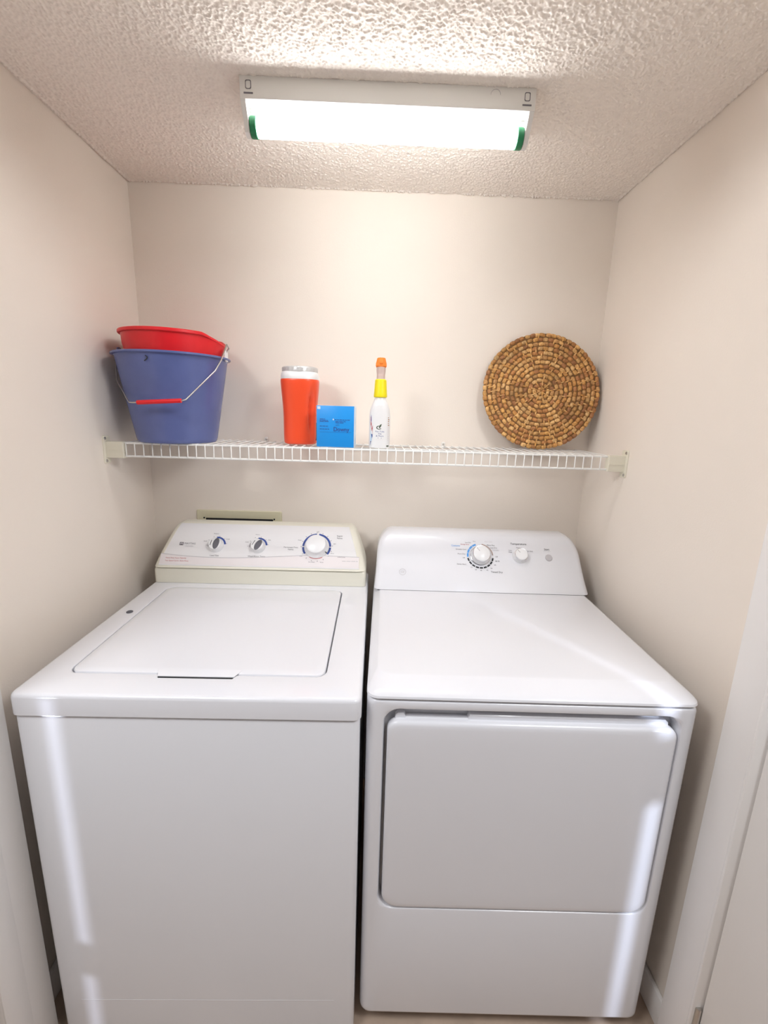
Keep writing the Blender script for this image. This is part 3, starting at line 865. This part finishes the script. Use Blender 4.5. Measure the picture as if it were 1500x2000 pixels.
# ------------------------------------------------------------------ woven mat
def build_mat():
    R, rings = .190, 13
    root = thing('woven_mat', 'round coiled rush mat leaning on the back wall at the right end of the shelf', 'woven mat', (.538, -.082, ST-.001))
    lean = math.radians(10.5)
    T = Matrix.Rotation(math.radians(-4), 4, 'Z') @ Matrix.Rotation(-lean, 4, 'X') @ Matrix.Translation((0, 0, R+.0015))
    bm = bmesh.new()
    dr = R/(rings+.0)
    cols = []
    rng = random.Random(11)
    tones = [(.66, .36, .11), (.58, .29, .085), (.70, .41, .15), (.50, .23, .075), (.60, .33, .12), (.42, .19, .07), (.74, .46, .19)]
    na, nb = 7, 8
    def strand(r, t0, t1, w, hgt, col, wob):
        base = len(bm.verts)
        rows = []
        for i in range(na+1):
            q = i/na; t = t0+(t1-t0)*q
            sw = (1-abs(2*q-1)**2.6)**.5*.42+.58
            row = []
            for k in range(nb):
                a = 2*PI*k/nb
                rr = r + math.cos(a)*w*.5*sw + wob*(q-.5)
                yy = -math.sin(a)*hgt*sw
                row.append(bm.verts.new((rr*math.cos(t), yy, rr*math.sin(t)))); cols.append(col)
            rows.append(row)
        for a_, b_ in zip(rows, rows[1:]):
            for k in range(nb): bm.faces.new((a_[k], a_[(k+1) % nb], b_[(k+1) % nb], b_[k]))
        bm.faces.new(rows[0][::-1]); bm.faces.new(rows[-1])
    for j in range(rings):
        r = dr*(j+.5)
        n = max(6, int(2*PI*r/.0172))
        ph = rng.random()*6
        for i in range(n):
            c = rng.choice(tones); b = rng.uniform(.92, 1.28)
            # broad darker patches of older rush
            tt = ph+2*PI*(i+.5)/n
            patch = .80 if (math.sin(tt*2+j*.3)+math.sin(tt*3.1-j*.5)) > 1.15 else 1
            c = tuple(v*b*patch for v in c)
            da = 2*PI/n
            jt = rng.uniform(-.12, .12)*da
            strand(r, ph+da*i+jt-.02*da, ph+da*(i+1)+jt-.04*da, dr*1.02*rng.uniform(.88, 1.04), .0078*rng.uniform(.85, 1.1), c, rng.uniform(-.003, .003))
    for i in range(9):
        strand(.024, 2*PI*i/9, 2*PI*i/9+.16, .036, .0092, tuple(v*1.1 for v in tones[(0, 2, 6)[i % 3]]), 0)
    # binding wraps: short slanted stitches crossing from coil to coil
    for j in range(2, rings-1):
        r = dr*(j+1)
        n = int(2*PI*r/.026)
        for i in range(n):
            if rng.random() < .45: continue
            t = 2*PI*(i+rng.random()*.6)/n
            c = tuple(v*1.12 for v in tones[rng.choice((0, 2, 6))])
            strand(r, t, t+.0042/r, dr*1.15, .0088, c, rng.uniform(-.002, .002))
    transform(bm, T)
    me_o = finish('coil', bm, 'woven', root, angle=60)
    at = me_o.data.color_attributes.new('strand', 'FLOAT_COLOR', 'POINT')
    flat = np.array([(*c, 1.0) for c in cols], dtype=np.float32).ravel(); at.data.foreach_set('color', flat)
    bm = bmesh.new()
    lathe(bm, [(R-.004, -.003), (R-.002, 0), (R-.004, .003)], 64); transform(bm, T @ Matrix.Rotation(PI/2, 4, 'X')); finish('backing', bm, 'wovenback', root)
build_mat()

# ------------------------------------------------------------------ recessed outlet box behind the washer
def build_outlet():
    root = thing('outlet_box', 'ivory framed recessed outlet box in the back wall, behind the washer console', 'outlet box', (-.4765, 0, 1.00))
    bm = bmesh.new(); N = 4
    o = lambda i, y: [(a, y, b) for a, b in rrect(-.150+i, .150-i, -.115+i, .109-i, .004, N)]
    h = lambda i, y: [(a, y, b) for a, b in rrect(-.1195+i, .1195-i, -.085+i, .0800-i, .003, N)]
    loft(bm, [o(0, -.0005), o(0, -.004), o(.002, -.006), h(-.002, -.006), h(0, -.005), h(0, -.0008)], cap0=False, cap1=False); finish('frame', bm, 'ivory', root)
    bm = bmesh.new(); box(bm, -.119, .119, -.0035, -.0006, -.084, .0795); finish('recess', bm, 'dark', root)
    for x in (-.124, .124):
        bm = bmesh.new(); lathe(bm, [(.003, 0), (.003, .001), (.001, .002)], 12); transform(bm, Matrix.Translation((x, -.006, .0805)) @ Matrix.Rotation(PI/2, 4, 'X')); finish('screw', bm, 'dark', root)
build_outlet()

# ------------------------------------------------------------------ fluorescent ceiling light
def build_light():
    x0, x1, y0, y1, zb, zt = -.297, .319, -.472, -.368, 2.090, H-.0005
    root = thing('ceiling_light', 'white strip ceiling light with one lit fluorescent tube between green-ended caps', 'ceiling light', (0.011, -.42, zt))
    off = Vector(root.location)
    def fin(name, bm, m, parent=root, **k): transform(bm, Matrix.Translation(-off)); return finish(name, bm, m, parent, **k)
    bm = bmesh.new(); box(bm, x0, x1, y0, y1, zb, zt, bevel=.0012)
    hs = fin('housing', bm, 'housing')
    # slots, tabs and a round knock-out pressed into the housing side
    for xc in (x0+.018, x1-.018):
        bm = bmesh.new(); box(bm, xc-.0095, xc+.0095, y0-.0006, y0+.001, zb+.0085, zb+.0115); fin('slot', bm, 'ink', hs)
        bm = bmesh.new()
        lo = lambda i, y: [(a, y, b) for a, b in rrect(xc-.006+i, xc+.006-i, zb+.017+i, zb+.033-i, .003, 4)]
        loft(bm, [lo(0, y0+.0005), lo(0, y0-.0007), lo(.0012, y0-.0007), lo(.0012, y0+.0005)], False, False); fin('tab_outline', bm, 'ink', hs)
    bm = bmesh.new()
    n = 32; cx, cz = x1-.085, zb+.026
    lo = lambda r, y: [(cx+r*math.cos(PI*i/n), y, cz+r*math.sin(PI*i/n)) for i in range(n+1)]
    loft(bm, [lo(.0105, y0+.0005), lo(.0105, y0-.0006), lo(.0098, y0-.0006), lo(.0098, y0+.0005)], False, False, closed=False); fin('knockout', bm, 'inkgrey', hs)
    TY, TZ, TR = -.430, 2.0605, .0190
    for xs, sg in ((x0, 1), (x1, -1)):
        bm = bmesh.new()   # lamp holder: tapered plate hanging from the housing
        prof = [(y0+.001, zb), (y0+.006, zb-.010), (TY-.017, TZ-.006), (TY-.013, TZ-.016), (TY, TZ-.020), (TY+.013, TZ-.016), (TY+.018, TZ-.004), (TY+.030, zb)]
        a = xs + sg*.001; b = xs + sg*.011
        loft(bm, [[(a, y, z) for y, z in prof], [(b, y, z) for y, z in prof]]); fin('lamp_holder', bm, 'housing')
        bm = bmesh.new(); box(bm, min(b, b+sg*.012), max(b, b+sg*.012), TY-.010, TY+.002, zb-.0035, zb, bevel=.0006); fin('holder_clip', bm, 'housing')
    ta, tb = x0+.011, x1-.011
    bm = bmesh.new()
    lathe(bm, [(TR-.003, 0), (TR, .003), (TR, tb-ta-.031), (TR-.003, tb-ta-.028)], 40)
    transform(bm, Matrix.Translation((ta+.014, TY, TZ)) @ Matrix.Rotation(PI/2, 4, 'Y')); tb_o = fin('fluorescent_tube', bm, 'tube'); tb_o['label'] = 'lit white glass tube'
    for xs, sg in ((ta, 1), (tb, -1)):
        bm = bmesh.new(); lathe(bm, [(.006, 0), (TR+.0008, .0012), (TR+.0012, .003), (TR+.0012, .0135), (TR+.0002, .0145)], 40)
        transform(bm, Matrix.Translation((xs, TY, TZ)) @ Matrix.Rotation(sg*PI/2, 4, 'Y')); e = fin('end_cap', bm, 'green', tb_o); e['label'] = 'green end cap'
build_light()
